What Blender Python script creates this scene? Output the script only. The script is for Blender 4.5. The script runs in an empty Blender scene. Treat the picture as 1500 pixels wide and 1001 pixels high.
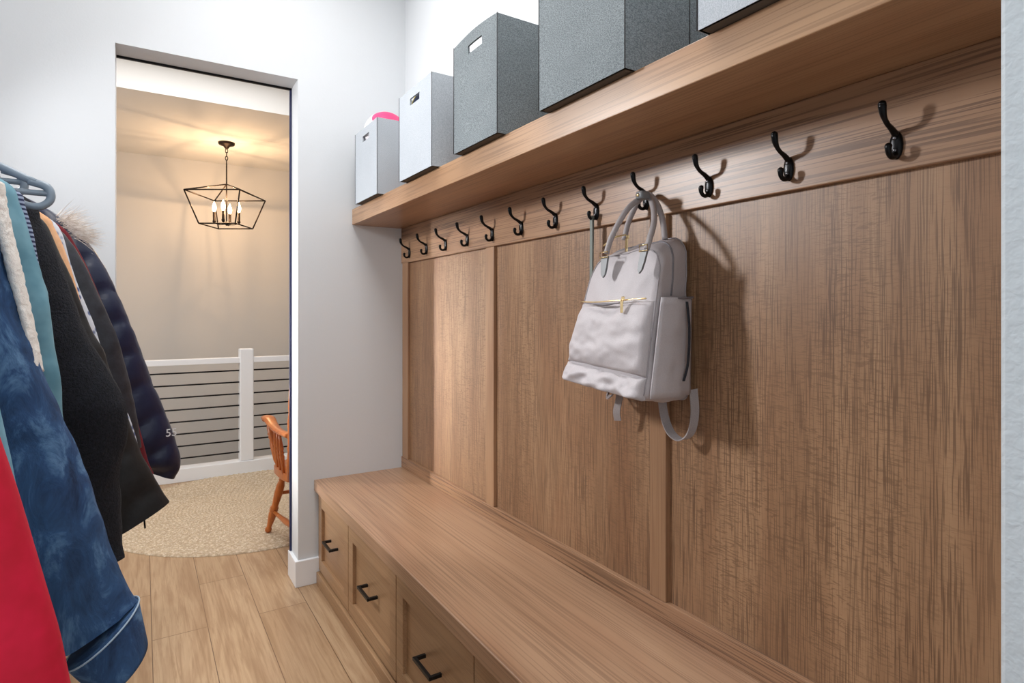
import bpy, bmesh, math, random
from mathutils import Vector, Matrix, noise
random.seed(7)
PI = math.pi
C = bpy.context.scene.collection
S = bpy.context.scene
# ------------------------------------------------------------------ camera
FPX, YAW, HORIZON, EYE = 866.15, 0.5584, 457.4, 1.32
cam = bpy.data.cameras.new('camera'); camo = bpy.data.objects.new('camera', cam); C.objects.link(camo)
cam.sensor_width = 36; cam.lens = FPX/1500*36; cam.shift_y = -(500.5-HORIZON)/1500; cam.clip_start = .02
camo.location = (0, 0, EYE); camo.rotation_euler = (PI/2, 0, -YAW)
S.camera = camo
# ------------------------------------------------------------------ world, light, exposure
w = bpy.data.worlds.new('world'); S.world = w; w.use_nodes = True
w.node_tree.nodes['Background'].inputs[0].default_value = (.80, .88, 1, 1)
w.node_tree.nodes['Background'].inputs[1].default_value = .9
S.view_settings.view_transform = 'Standard'; S.view_settings.look = 'None'
S.view_settings.gamma = 1; S.view_settings.exposure = 0.07
try: S.view_settings.use_curve_mapping = False
except Exception: pass
def area(name, loc, target, sx, sy, power, col=(1, 1, 1), spread=None):
    l = bpy.data.lights.new(name, 'AREA'); l.shape = 'RECTANGLE'; l.size = sx; l.size_y = sy
    l.energy = power; l.color = col
    if spread: l.spread = math.radians(spread)
    o = bpy.data.objects.new(name, l); C.objects.link(o); o.location = loc
    o.rotation_euler = (Vector(target)-Vector(loc)).to_track_quat('-Z', 'Y').to_euler()
    return o
area('fill_light_behind', (-.25, -1.10, 1.75), (.2, 3, 1.3), 1.3, 1.7, 12, (.90, .95, 1))  # added daylight fill behind the camera; the back wall has no window
area('overhead_fill_light', (.42, 1.5, 3.14), (.42, 1.5, 0), .7, 2.2, 30, (1, .985, .97))  # added overhead fill for bench and walls, no fixture belongs to it
area('key_light_left', (-.97, 2.66, 2.25), (1.1, 1.1, 1.45), .26, .30, 31, (.97, .98, 1), 125)  # unseen source placed from hook shadows and rail sheen, a light rather than a window
area('hall_window_light', (-2.0, 4.86, 1.45), (1.17, 2.60, .98), .14, 1.1, 3.4, (1, .97, .92), 17)
area('hall_side_fill_light', (-3.1, 4.2, 1.6), (1, 4.3, .4), 1.2, 1.6, 55, (.98, .99, 1))  # added side fill that brightens rug and railing, no patio door here
area('hall_overhead_fill_light', (.3, 4.05, 3.14), (.3, 4.05, 0), 1.6, 1.3, 30, (.96, .98, 1))  # added fill from above for the hall rug, not a ceiling lamp

# ------------------------------------------------------------------ helpers
def at(px, py, **k):
    """point of the place seen at a photo position, on the plane x=, y= or z="""
    t = (px-750)/FPX; v = (HORIZON-py)/FPX
    D = (t*math.cos(YAW)+math.sin(YAW), math.cos(YAW)-t*math.sin(YAW), v)
    ax = 'xyz'.index(list(k)[0]); val = list(k.values())[0]
    s = (val-(EYE if ax == 2 else 0))/D[ax]
    return Vector((D[0]*s, D[1]*s, EYE+D[2]*s))
def lin(c):
    return tuple(((v/255)/12.92 if v/255 <= .04045 else ((v/255+.055)/1.055)**2.4) for v in c)+(1,)
def thing(name, label, cat, loc=(0, 0, 0), group=None):
    o = bpy.data.objects.new(name, None); C.objects.link(o); o.location = loc
    o.empty_display_size = .05
    o['label'] = label; o['category'] = cat
    if group: o['group'] = group
    return o
def obj(name, bm, m, parent=None, smooth=False, label=None):
    """link the bmesh (world coordinates) as one mesh object, under a thing or a part"""
    me = bpy.data.meshes.new(name); bmesh.ops.recalc_face_normals(bm, faces=bm.faces[:])
    off = Vector((0, 0, 0)); p = parent
    while p is not None: off += Vector(p.location); p = p.parent
    if off.length: bmesh.ops.translate(bm, verts=bm.verts[:], vec=-off)
    bm.to_mesh(me); bm.free()
    o = bpy.data.objects.new(name, me); C.objects.link(o)
    for mm in (m if isinstance(m, (list, tuple)) else [m]): me.materials.append(mm)
    if smooth:
        for f in me.polygons: f.use_smooth = True
    if parent: o.parent = parent
    if label: o['label'] = label
    return o
def tag(o, label, cat, group=None):
    o['label'] = label; o['category'] = cat
    if group: o['group'] = group
    return o
def struct(name, bm, m, smooth=False):
    o = obj(name, bm, m, None, smooth); o['kind'] = 'structure'; return o
def B(): return bmesh.new()
def box(bm, x0, x1, y0, y1, z0, z1, bev=0, seg=2, mi=0):
    t = bmesh.new(); r = bmesh.ops.create_cube(t, size=1)
    for v in t.verts:
        v.co = Vector((x0+(v.co.x+.5)*(x1-x0), y0+(v.co.y+.5)*(y1-y0), z0+(v.co.z+.5)*(z1-z0)))
    if bev: bmesh.ops.bevel(t, geom=t.edges[:], offset=bev, segments=seg, affect='EDGES', profile=.5)
    merge(bm, t, mi); return bm
def merge(bm, t, mi=0):
    m = {}
    for v in t.verts: m[v] = bm.verts.new(v.co)
    for f in t.faces:
        try:
            nf = bm.faces.new([m[v] for v in f.verts]); nf.material_index = mi; nf.smooth = f.smooth
        except ValueError: pass
    t.free()
def smoothpath(pts, n=8):
    P = [Vector(p) for p in pts]
    if len(P) < 3 or n < 2: return P
    out = []
    for i in range(len(P)-1):
        a = P[i-1] if i else P[0]*2-P[1]; b = P[i]; c = P[i+1]; d = P[i+2] if i+2 < len(P) else P[-1]*2-P[-2]
        for k in range(n):
            t = k/n
            out.append(.5*((2*b)+(c-a)*t+(2*a-5*b+4*c-d)*t*t+(3*b-a-3*c+d)*t**3))
    out.append(P[-1]); return out
def tube(bm, pts, r, n=12, sm=8, cap=True, closed=False, mi=0):
    P = smoothpath(pts, sm) if sm > 1 and not closed else [Vector(p) for p in pts]
    m = len(P)
    if isinstance(r, (int, float)): R = [r]*m
    else:
        R = []
        for i in range(m):
            t = i/(m-1)*(len(r)-1); k = min(int(t), len(r)-2); R.append(r[k]+(r[k+1]-r[k])*(t-k))
    rings = []; up = None
    for i in range(m):
        if closed: T = (P[(i+1) % m]-P[i-1]).normalized()
        else: T = (P[min(i+1, m-1)]-P[max(i-1, 0)]).normalized()
        if up is None:
            up = Vector((0, 0, 1)) if abs(T.z) < .9 else Vector((1, 0, 0))
        up = (up-T*up.dot(T)).normalized(); s = T.cross(up)
        rings.append([bm.verts.new(P[i]+(up*math.cos(2*PI*k/n)+s*math.sin(2*PI*k/n))*R[i]) for k in range(n)])
    for i in range(m if closed else m-1):
        a = rings[i]; b = rings[(i+1) % m]
        for k in range(n):
            f = bm.faces.new((a[k], a[(k+1) % n], b[(k+1) % n], b[k])); f.smooth = True; f.material_index = mi
    if cap and not closed:
        for rg in (rings[0], rings[-1]):
            f = bm.faces.new(rg); f.material_index = mi
    return bm
def ribbon(bm, pts, wdir, width, thick, sm=8, mi=0):
    P = smoothpath(pts, sm); wd = Vector(wdir).normalized(); rg = []
    for i, p in enumerate(P):
        T = (P[min(i+1, len(P)-1)]-P[max(i-1, 0)]).normalized(); nn = T.cross(wd)
        nn = nn.normalized() if nn.length > 1e-5 else Vector((1, 0, 0))
        rg.append([bm.verts.new(p+wd*a*width/2+nn*b*thick/2) for a, b in ((-1, -1), (1, -1), (1, 1), (-1, 1))])
    for a, b in zip(rg, rg[1:]):
        for k in range(4):
            f = bm.faces.new((a[k], a[(k+1) % 4], b[(k+1) % 4], b[k])); f.material_index = mi
    bm.faces.new(rg[0]); bm.faces.new(rg[-1]); return bm
def lathe(bm, prof, origin, axis=(0, 0, 1), n=20, mi=0):
    """prof: (radius, distance along the axis)"""
    A = Vector(axis).normalized(); U = Vector((1, 0, 0)) if abs(A.x) < .9 else Vector((0, 1, 0))
    U = (U-A*U.dot(A)).normalized(); V = A.cross(U); O = Vector(origin); rg = []
    for r, h in prof:
        rg.append([bm.verts.new(O+A*h+(U*math.cos(2*PI*k/n)+V*math.sin(2*PI*k/n))*max(r, 1e-4)) for k in range(n)])
    for a, b in zip(rg, rg[1:]):
        for k in range(n):
            f = bm.faces.new((a[k], a[(k+1) % n], b[(k+1) % n], b[k])); f.smooth = True; f.material_index = mi
    bm.faces.new(rg[0]); bm.faces.new(rg[-1]); return bm
def prism(bm, poly, axis, a0, a1, mi=0):
    """poly of 2D points swept along an axis ('x': poly=(y,z), 'y': poly=(x,z), 'z': poly=(x,y))"""
    def mk(p, a):
        return {'x': (a, p[0], p[1]), 'y': (p[0], a, p[1]), 'z': (p[0], p[1], a)}[axis]
    A = [bm.verts.new(mk(p, a0)) for p in poly]; Bv = [bm.verts.new(mk(p, a1)) for p in poly]; n = len(poly)
    for k in range(n):
        f = bm.faces.new((A[k], A[(k+1) % n], Bv[(k+1) % n], Bv[k])); f.material_index = mi
    bm.faces.new(A).material_index = mi; bm.faces.new(Bv).material_index = mi; return bm
def dup(root, loc, label=None, group=None):
    r = root.copy(); C.objects.link(r); r.location = loc
    if label: r['label'] = label
    if group: r['group'] = group
    for ch in list(root.children):
        c = ch.copy(); C.objects.link(c); c.parent = r
        for g in list(ch.children):
            d = g.copy(); C.objects.link(d); d.parent = c
    return r

# ------------------------------------------------------------------ materials
class NT:
    def __init__(s, name):
        s.m = bpy.data.materials.new(name); s.m.use_nodes = True; s.t = s.m.node_tree
        s.b = s.t.nodes['Principled BSDF']
    def n(s, kind, **k):
        nd = s.t.nodes.new('ShaderNode'+kind)
        for a, b in k.items():
            if a.startswith('i_'):
                key = a[2:].replace('_', ' '); nd.inputs[int(key) if key.isdigit() else key].default_value = b
            else: setattr(nd, a, b)
        return nd
    def l(s, a, b): s.t.links.new(a, b)
    def ramp(s, src, stops):
        r = s.n('ValToRGB'); e = r.color_ramp.elements
        while len(e) < len(stops): e.new(.5)
        for i, (p, c) in enumerate(stops):
            e[i].position = p; e[i].color = c if len(c) == 4 else tuple(c)+(1,)
        s.l(src, r.inputs[0]); return r.outputs[0]
    def pos(s, scale=(1, 1, 1), rot=(0, 0, 0), loc=(0, 0, 0)):
        g = s.n('NewGeometry'); m = s.n('Mapping'); m.inputs['Scale'].default_value = scale
        m.inputs['Rotation'].default_value = rot; m.inputs['Location'].default_value = loc
        s.l(g.outputs['Position'], m.inputs[0]); return m.outputs[0]
    def noise(s, vec, scale=1, detail=3, rough=.5, dist=0):
        n = s.n('TexNoise'); n.inputs['Scale'].default_value = scale; n.inputs['Detail'].default_value = detail
        n.inputs['Roughness'].default_value = rough; n.inputs['Distortion'].default_value = dist
        s.l(vec, n.inputs['Vector']); return n.outputs[0]
    def mix(s, f, a, b, mode='MIX'):
        m = s.n('MixRGB', blend_type=mode)
        for i, v in enumerate((f, a, b)):
            if hasattr(v, 'links') or hasattr(v, 'is_linked'): s.l(v, m.inputs[i])
            else: m.inputs[i].default_value = v
        return m.outputs[0]
    def bump(s, h, strength=.3, dist=.002):
        b = s.n('Bump'); b.inputs['Strength'].default_value = strength; b.inputs['Distance'].default_value = dist
        s.l(h, b.inputs['Height']); s.l(b.outputs[0], s.b.inputs['Normal']); return b
    def set(s, **k):
        for a, v in k.items(): s.b.inputs[a.replace('_', ' ')].default_value = v
        return s
def plain(name, rgb, rough=.5, metal=0, bump=None, sheen=0, coat=0):
    t = NT(name); t.set(Base_Color=lin(rgb), Roughness=rough, Metallic=metal)
    if sheen: t.b.inputs['Sheen Weight'].default_value = sheen
    if coat: t.b.inputs['Coat Weight'].default_value = coat
    if bump: t.bump(t.noise(t.pos(), bump[0], 3), bump[1], bump[2])
    return t.m
def wood(name, axis, light=(190, 152, 119), mid=(166, 127, 96), dark=(104, 74, 54), rough=.40, pore=.6, fleck=0., pscale=210, along=5):
    t = NT(name); idx = 'xyz'.index(axis)
    def sc(al, ac): v = [ac]*3; v[idx] = al; return tuple(v)
    wide = t.noise(t.pos(sc(.8, 8)), 1, 3, .5, .6)
    tone = t.ramp(wide, [(.32, lin(mid)), (.68, lin(light))])
    redd = t.noise(t.pos(sc(1.6, 5), loc=(3, 1, 7)), 1, 2, .5, .4)
    tone = t.mix(t.ramp(redd, [(.5, (0, 0, 0)), (.75, (.35,)*3)]), tone, lin((mid[0]-4, mid[1]-14, mid[2]-14)))
    fine = t.noise(t.pos(sc(along, pscale)), 1, 1, .5, .05)
    pm = t.ramp(fine, [(.40, (1, 1, 1)), (.50, (0, 0, 0))])
    mask = t.noise(t.pos(sc(2.2, 16)), 1, 2, .5)
    mm = t.ramp(mask, [(.3, (pore*.5,)*3), (.62, (pore,)*3)])
    f = t.n('Math', operation='MULTIPLY'); t.l(pm, f.inputs[0]); t.l(mm, f.inputs[1])
    col = t.mix(f.outputs[0], tone, lin(dark))
    if fleck:
        fl = t.noise(t.pos(sc(105, 17)), 1, 3, .65, 2.4)
        rm = t.ramp(fl, [(.50, (0, 0, 0)), (.60, (fleck,)*3)])
        region = t.ramp(t.noise(t.pos(sc(1.3, 4)), 1, 2, .5, .8), [(.36, (.2,)*3), (.6, (1, 1, 1))])
        g = t.n('Math', operation='MULTIPLY'); t.l(rm, g.inputs[0]); t.l(region, g.inputs[1])
        col = t.mix(g.outputs[0], col, lin(tuple(c*.80 for c in mid)))
    t.l(col, t.b.inputs['Base Color']); t.set(Roughness=rough)
    t.bump(pm, -.25, .0005); return t.m
M = {}
def wallmat(name, rgb, bs=150, st=.12):
    t = NT(name); t.set(Base_Color=lin(rgb), Roughness=.75)
    t.bump(t.noise(t.pos(), bs, 2, .5, .3), st, .002); return t.m
M['wall'] = wallmat('white_wall_paint', (216, 219, 222))
M['hall'] = wallmat('hall_wall_paint', (208, 205, 201))
M['ceil'] = wallmat('ceiling_paint', (232, 229, 224), 90, .2)
M['peel'] = wallmat('textured_wall_paint', (203, 213, 218), 120, .6)
M['trim'] = plain('white_trim_paint', (238, 240, 243), .35)
M['navy_edge'] = plain('navy_edge_strip', (28, 34, 78), .5)
M['woody'] = wood('oak_grain_long', 'y', (176, 138, 107), (150, 113, 84), (82, 56, 42), pore=.68, pscale=270, along=3.2, rough=.37)
M['woodz'] = wood('oak_veneer_vertical', 'z', (172, 135, 102), (144, 107, 78), (78, 54, 40), pore=.62, fleck=.62, pscale=480, along=9, rough=.42)
M['woodstile'] = wood('oak_stile', 'z', (174, 136, 103), (150, 113, 84), (94, 66, 48), pore=.35, pscale=380, along=3)
M['woodtop'] = wood('oak_bench_top', 'y', (190, 154, 124), (168, 131, 102), (112, 80, 60), rough=.33, pore=.5, pscale=270, along=1.8)
M['woodfront'] = wood('oak_drawer_face', 'y', (182, 146, 110), (160, 124, 90), (110, 78, 54), rough=.36, pore=.3, pscale=260, along=3)
M['woodshelf'] = wood('oak_shelf', 'y', (186, 148, 113), (162, 124, 92), (108, 76, 54), rough=.30, pore=.42, pscale=260, along=3)
M['black'] = plain('black_metal', (14, 14, 16), .28, .6)
M['blackpull'] = plain('black_pull', (16, 16, 17), .4, .3)
M['screw'] = plain('screw_metal', (120, 120, 124), .3, 1)
# floor: planks along y
t = NT('oak_plank_floor')
g = t.n('NewGeometry'); sx = t.n('SeparateXYZ'); t.l(g.outputs[0], sx.inputs[0])
ax = t.n('Math', operation='ADD', i_1=-.032); t.l(sx.outputs[0], ax.inputs[0])
ay = t.n('Math', operation='ADD', i_1=.43); t.l(sx.outputs[1], ay.inputs[0])
cx = t.n('CombineXYZ'); t.l(ay.outputs[0], cx.inputs[0]); t.l(ax.outputs[0], cx.inputs[1])
br = t.n('TexBrick'); br.offset = .37; br.offset_frequency = 2
for k, v in (('Scale', 1), ('Mortar Size', .0016), ('Mortar Smooth', .1), ('Bias', 0), ('Brick Width', 1.22), ('Row Height', .2)): br.inputs[k].default_value = v
br.inputs['Color1'].default_value = lin((192, 164, 132)); br.inputs['Color2'].default_value = lin((176, 145, 112)); br.inputs['Mortar'].default_value = lin((92, 66, 44))
t.l(cx.outputs[0], br.inputs['Vector'])
gr = t.noise(t.pos((60, 2.6, 1)), 1, 4, .65, 1.2); gr2 = t.noise(t.pos((9, .9, 1)), 1, 3, .5, 2.2)
c = t.mix(t.ramp(gr, [(.42, (0, 0, 0)), (.66, (.55,)*3)]), br.outputs['Color'], lin((140, 104, 70)))
c = t.mix(t.ramp(gr2, [(.46, (0, 0, 0)), (.66, (.55,)*3)]), c, lin((146, 110, 78)))
t.l(c, t.b.inputs['Base Color']); t.set(Roughness=.38); t.bump(gr, .08, .001); M['floor'] = t.m
def fabric(name, a, b, scale=420, bs=.5, rough=.9, stretch=(1, 1, 1)):
    t = NT(name); v = t.pos(stretch)
    n1 = t.noise(v, scale, 2, .6); n2 = t.noise(v, 7, 3)
    c = t.ramp(n1, [(.35, lin(a)), (.65, lin(b))])
    c = t.mix(t.ramp(n2, [(.35, (0, 0, 0)), (.7, (.25,)*3)]), c, lin(a))
    t.l(c, t.b.inputs['Base Color']); t.set(Roughness=rough); t.bump(n1, bs, .002); return t.m
M['bin_light'] = fabric('light_grey_bin_linen', (166, 173, 180), (194, 199, 205), 380, .25)
M['bin_dark'] = fabric('dark_grey_bin_weave', (96, 104, 108), (142, 150, 153), 260, .5, stretch=(1, 1, 1.7))
M['bin_base'] = plain('bin_underside', (92, 84, 76), .9)
M['seam'] = plain('dark_seam', (50, 48, 50), .8)
M['pouch'] = plain('light_welt', (190, 196, 204), .8)

# ------------------------------------------------------------------ geometry numbers of the room
XP, YE = 1.180, 2.957          # right wall face, end wall face
ZB, ZS0, ZS1 = .502, 1.760, 1.838
YN = .20                       # near return wall
# setting
b = B(); box(b, -1.0, 1.32, -1.2, 5.33, -.2, 0); box(b, -3.2, -1.0, 3.10, 5.33, -.2, 0); box(b, 1.32, 3.4, 3.10, 5.33, -.2, 0); struct('floor', b, M['floor'])
b = B(); box(b, XP, XP+.12, -1.2, YE, 0, 3.2); struct('wall_right', b, M['wall'])
# end wall with the doorway
DX0, DX1, DZ, YD = -.097, .6336, 2.44, 3.10
b = B(); box(b, -3.2, DX0, YE, YD, 0, 3.2); box(b, DX1, 3.4, YE, YD, 0, 3.2); box(b, DX0, DX1, YE, YD, DZ, 3.2); struct('wall_end', b, M['wall'])
b = B(); box(b, .597, XP, -1.2, YN, 0, 3.2, .004); struct('wall_near', b, M['peel'])
b = B(); box(b, -1.12, -1.0, -1.2, YE, 0, 3.2); struct('wall_left', b, M['wall'])
b = B(); box(b, -1.12, 1.3, -1.32, -1.2, 0, 3.2); struct('wall_back', b, M['wall'])
b = B(); box(b, -1.12, 1.3, -1.32, YD, 3.2, 3.3); box(b, -3.2, 3.4, YD, 4.98, 3.2, 3.3); struct('ceiling', b, M['ceil'])
b = B(); box(b, -3.2, 3.4, 4.98, 7.1, 2.9, 3.3); struct('ceiling_stairwell', b, M['ceil'])
b = B(); box(b, -3.2, 3.4, 6.98, 7.1, -2.2, 2.9); struct('wall_hall_far', b, M['hall'])
b = B(); box(b, -3.32, -3.2, 3.0, 7.1, -2.2, 3.3); struct('wall_hall_left', b, M['hall'])
b = B(); box(b, 3.4, 3.52, 3.0, 7.1, -2.2, 3.3); struct('wall_hall_right', b, M['hall'])
b = B(); box(b, -3.2, 3.4, 5.33, 7.0, -2.3, -2.2); struct('floor_stairwell', b, M['floor'])
b = B(); box(b, -3.2, 3.4, 5.27, 5.33, -2.2, -.2); struct('wall_stairwell', b, M['hall'])
b = B(); box(b, DX1-.015, .735, YE-.015, YD+.015, 0, .125, .003); struct('baseboard_end', b, M['trim'])
b = B(); box(b, -.99, DX0+.015, YE-.015, YD+.015, 0, .125, .003); struct('baseboard_left', b, M['trim'])
b = B(); box(b, DX0, DX1, YD-.006, YD+.004, DZ-.010, DZ+.001); struct('trim_1', b, M['black'])
b = B(); box(b, DX1-.010, DX1+.001, YD-.006, YD+.006, .125, DZ-.004); struct('trim_2', b, M['navy_edge'])
b = B(); box(b, -3.2, 3.4, 5.24, 5.36, 0, .105, .004); struct('trim_3', b, M['trim'])

# ------------------------------------------------------------------ stair railing
r = thing('stair_railing', 'white stair railing with horizontal black cables beyond the jute rug', 'railing', (.724, 5.30, .105))
b = B(); box(b, -3.18, 3.38, 5.255, 5.345, .905, .95, .004); obj('top_rail', b, M['trim'], r)
for x in (-2.0, -.64, .724, 2.08):
    b = B(); box(b, x-.052, x+.052, 5.248, 5.352, .105, 1.02, .008); obj('post', b, M['trim'], r)
for k in range(8):
    b = B(); z = .173+k*.0955; tube(b, [(-3.18, 5.30, z), (3.38, 5.30, z)], .0062, 8, 1); obj('cable', b, M['black'], r, True)

# ------------------------------------------------------------------ jute rug
t = NT('braided_jute')
tc = t.n('TexCoord'); sp = t.n('SeparateXYZ'); t.l(tc.outputs['Object'], sp.inputs[0])
at2 = t.n('Math', operation='ARCTAN2'); t.l(sp.outputs[1], at2.inputs[0]); t.l(sp.outputs[0], at2.inputs[1])
ln = t.n('VectorMath', operation='LENGTH'); t.l(tc.outputs['Object'], ln.inputs[0])
cmb = t.n('CombineXYZ'); m1 = t.n('Math', operation='MULTIPLY', i_1=30.); t.l(at2.outputs[0], m1.inputs[0])
m2 = t.n('Math', operation='MULTIPLY', i_1=48.); t.l(ln.outputs['Value'], m2.inputs[0])
t.l(m1.outputs[0], cmb.inputs[0]); t.l(m2.outputs[0], cmb.inputs[1])
v1 = t.n('TexVoronoi', i_Scale=1.6); t.l(cmb.outputs[0], v1.inputs['Vector'])
n1 = t.noise(t.pos(), 130, 3, .6)
c = t.ramp(v1.outputs['Distance'], [(.1, lin((228, 214, 192))), (.6, lin((190, 170, 144)))])
c = t.mix(t.ramp(n1, [(.45, (0, 0, 0)), (.7, (.6,)*3)]), c, lin((156, 128, 98)))
c = t.mix(t.ramp(v1.outputs['Color'], [(.55, (0, 0, 0)), (1, (.35,)*3)]), c, lin((238, 220, 188)))
t.l(c, t.b.inputs['Base Color']); t.set(Roughness=.95); t.bump(n1, .5, .004); M['jute'] = t.m
b = B(); RC = Vector((.66, 4.38, 0)); RR = .885; NR, NA, pitch = 177, 420, .0201
prev = None
for i in range(NR+1):
    rr = RR*i/NR; ring = []
    for k in range(NA):
        an = 2*PI*k/NA; ridge = abs(math.sin(PI*rr/pitch)); row = int(rr/pitch)
        h = .006+.007*ridge*(.62+.38*math.sin(an*max(6, int((row+.5)*pitch*2*PI/.036))+row*2.1))
        edge = rr+(.003*math.sin(an*150) if i > NR-4 else 0)
        if i == NR: h = .001
        ring.append(b.verts.new((RC.x+edge*math.cos(an), RC.y+edge*math.sin(an), h)) if i else None)
    if i == 0:
        c0 = b.verts.new((RC.x, RC.y, .01)); prev = None; continue
    for k in range(NA):
        if prev is None: b.faces.new((c0, ring[k], ring[(k+1) % NA]))
        else: b.faces.new((prev[k], ring[k], ring[(k+1) % NA], prev[(k+1) % NA]))
    prev = ring
rug = obj('braided_rug', b, M['jute'], None, True)
for v in rug.data.vertices: v.co -= RC
rug.location = RC
tag(rug, 'round braided jute rug on the oak floor of the hall', 'rug')

# ------------------------------------------------------------------ wooden arm chair (faces the railing)
M['chairwood'] = wood('honey_maple', 'z', (206, 122, 58), (180, 96, 42), (120, 56, 22), rough=.28, pore=.3, pscale=60)
ch = thing('wooden_armchair', 'honey brown turned wooden armchair standing on the jute rug, cut off by the door jamb', 'chair', (.86, 3.46, .012))
cw = M['chairwood']
def turned(bm, a, bb, prof):
    A = Vector(a); D = Vector(bb)-A; L = D.length
    lathe(bm, [(r_, h_*L) for r_, h_ in prof], A, D, 14)
LEG = [(.013, 0), (.019, .02), (.019, .05), (.013, .08), (.017, .14), (.022, .24), (.024, .30), (.019, .33), (.025, .35), (.019, .37), (.025, .39), (.018, .42), (.024, .62), (.023, .75), (.016, .82), (.021, .84), (.016, .86), (.021, .88), (.015, .92), (.013, 1)]
seatpoly = []
for k in range(40):
    an = 2*PI*k/40; cxs, sn = math.cos(an), math.sin(an)
    ex = .235*(abs(cxs)**.6)*(1 if cxs > 0 else -1); ey = .235*(abs(sn)**.6)*(1 if sn > 0 else -1)
    seatpoly.append((.872+ex*(1+.06*(ey/.235)), 3.475+ey))
b = B(); prism(b, seatpoly, 'z', .405, .445); bmesh.ops.bevel(b, geom=[e for e in b.edges if abs(e.verts[0].co.z-e.verts[1].co.z) < 1e-4], offset=.012, segments=3, affect='EDGES'); obj('seat', b, cw, ch, True)
legs = [((.632, 3.755, .013), (.70, 3.60, .41)), ((1.112, 3.755, .013), (1.04, 3.60, .41)), ((.705, 3.235, .013), (.72, 3.34, .41)), ((1.10, 3.235, .013), (1.04, 3.34, .41))]
for a_, c_ in legs:
    b = B(); turned(b, a_, c_, LEG); obj('leg', b, cw, ch, True)
def lp(i, f): return Vector(legs[i][0]).lerp(Vector(legs[i][1]), f)
STR = [(.009, 0), (.013, .3), (.017, .5), (.013, .7), (.009, 1)]
for i, j, f in ((0, 2, .33), (1, 3, .33), (0, 1, .62), (2, 3, .55)):
    b = B(); turned(b, lp(i, f), lp(j, f), STR); obj('stretcher', b, cw, ch, True)
SP = [(.008, 0), (.010, .25), (.014, .42), (.010, .47), (.015, .5), (.010, .54), (.014, .6), (.008, .8), (.007, 1)]
POST = [(.012, 0), (.019, .12), (.021, .45), (.016, .58), (.021, .62), (.016, .66), (.021, .70), (.016, .74), (.018, .84), (.012, .92), (.012, 1)]
for sgn in (-1, 1):
    X = .872+sgn*.222; XA = .872+sgn*.242
    b = B()
    path = smoothpath([(XA+sgn*.004, 3.80, .672), (XA+sgn*.003, 3.775, .690), (XA, 3.70, .694), (XA-sgn*.0, 3.58, .676), (XA-sgn*.004, 3.42, .668), (XA-sgn*.02, 3.24, .672)], 8)
    wd = [.020, .032, .036, .030, .024, .020]; rg = []
    for i, p in enumerate(path):
        tt = i/(len(path)-1)*5; k = min(int(tt), 4); ww = wd[k]+(wd[k+1]-wd[k])*(tt-k)
        T = (path[min(i+1, len(path)-1)]-path[max(i-1, 0)]).normalized(); side = T.cross(Vector((0, 0, 1))).normalized(); up = side.cross(T)
        rg.append([b.verts.new(p+side*ww*math.cos(q*PI/6)+up*.015*math.sin(q*PI/6)) for q in range(12)])
    for a_, c_ in zip(rg, rg[1:]):
        for k in range(12): b.faces.new((a_[k], a_[(k+1) % 12], c_[(k+1) % 12], c_[k]))
    b.faces.new(rg[0]); b.faces.new(rg[-1]); obj('arm', b, cw, ch, True)
    b = B(); turned(b, (X-sgn*.012, 3.61, .44), (XA, 3.725, .680), POST); obj('arm_post', b, cw, ch, True)
    for yy in (3.535, 3.46, 3.385):
        b = B(); turned(b, (X, yy, .44), (XA-sgn*.003, yy+.015, .664), SP); obj('arm_spindle', b, cw, ch, True)
    b = B(); turned(b, (X-sgn*.01, 3.275, .43), (X-sgn*.005, 3.185, .96), [(.012, 0), (.019, .15), (.015, .3), (.019, .33), (.015, .36), (.020, .6), (.015, .7), (.019, .74), (.014, 1)]); obj('back_post', b, cw, ch, True)
for k in range(5):
    xx = .872+(k-2)*.075; b = B(); turned(b, (xx, 3.265, .43), (xx, 3.19, .92), SP); obj('back_spindle', b, cw, ch, True)
b = B(); prism(b, [(.64, .90), (.66, .885), (.872, .90), (1.085, .885), (1.105, .90), (1.10, .985), (.99, 1.02), (.872, 1.03), (.755, 1.02), (.645, .985)], 'y', 3.172, 3.196); obj('crest_rail', b, cw, ch)

# ------------------------------------------------------------------ chandelier
M['bronze'] = plain('dark_bronze', (38, 28, 22), .45, .7)
te = NT('warm_bulb_glow'); te.set(Base_Color=(1, .8, .5, 1)); te.b.inputs['Emission Color'].default_value = (1, .72, .38, 1); te.b.inputs['Emission Strength'].default_value = 14; M['bulb'] = te.m
CH = Vector((.664, 6.085, 0)); ca, sa = math.cos(YAW), math.sin(YAW)
def cp(u, v, z): return Vector((CH.x+u*ca+v*sa, CH.y-u*sa+v*ca, z))
c = thing('lantern_chandelier', 'open cage lantern chandelier in dark bronze with four lit candle bulbs', 'chandelier', (CH.x, CH.y, 2.9))
b = B(); lathe(b, [(.072, 0), (.072, -.012), (.066, -.022), (.030, -.034), (.018, -.05), (.008, -.062)], (CH.x, CH.y, 2.9)); obj('canopy', b, M['bronze'], c, True)
b = B()
for i in range(4):
    z = 2.823-i*.034; pts = []
    for k in range(14):
        an = 2*PI*k/14; e = Vector((math.cos(an)*.010, 0, math.sin(an)*.021))
        if i % 2: e = Vector((0, e.x, e.z))
        pts.append(Vector((CH.x, CH.y, z))+e)
    tube(b, pts, .0034, 6, 1, closed=True)
obj('chain', b, M['bronze'], c, True)
b = B(); tube(b, [(CH.x, CH.y, 2.705), (CH.x, CH.y, 2.14)], .0058, 8, 1); obj('rod', b, M['bronze'], c, True)
b = B(); top = [cp(u, v, 2.408) for u, v in ((-.248, -.27), (.248, -.27), (.248, .27), (-.248, .27))]
bot = [cp(u, v, 2.122) for u, v in ((-.165, -.18), (.165, -.18), (.165, .18), (-.165, .18))]
apex = cp(0, 0, 2.512)
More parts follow.
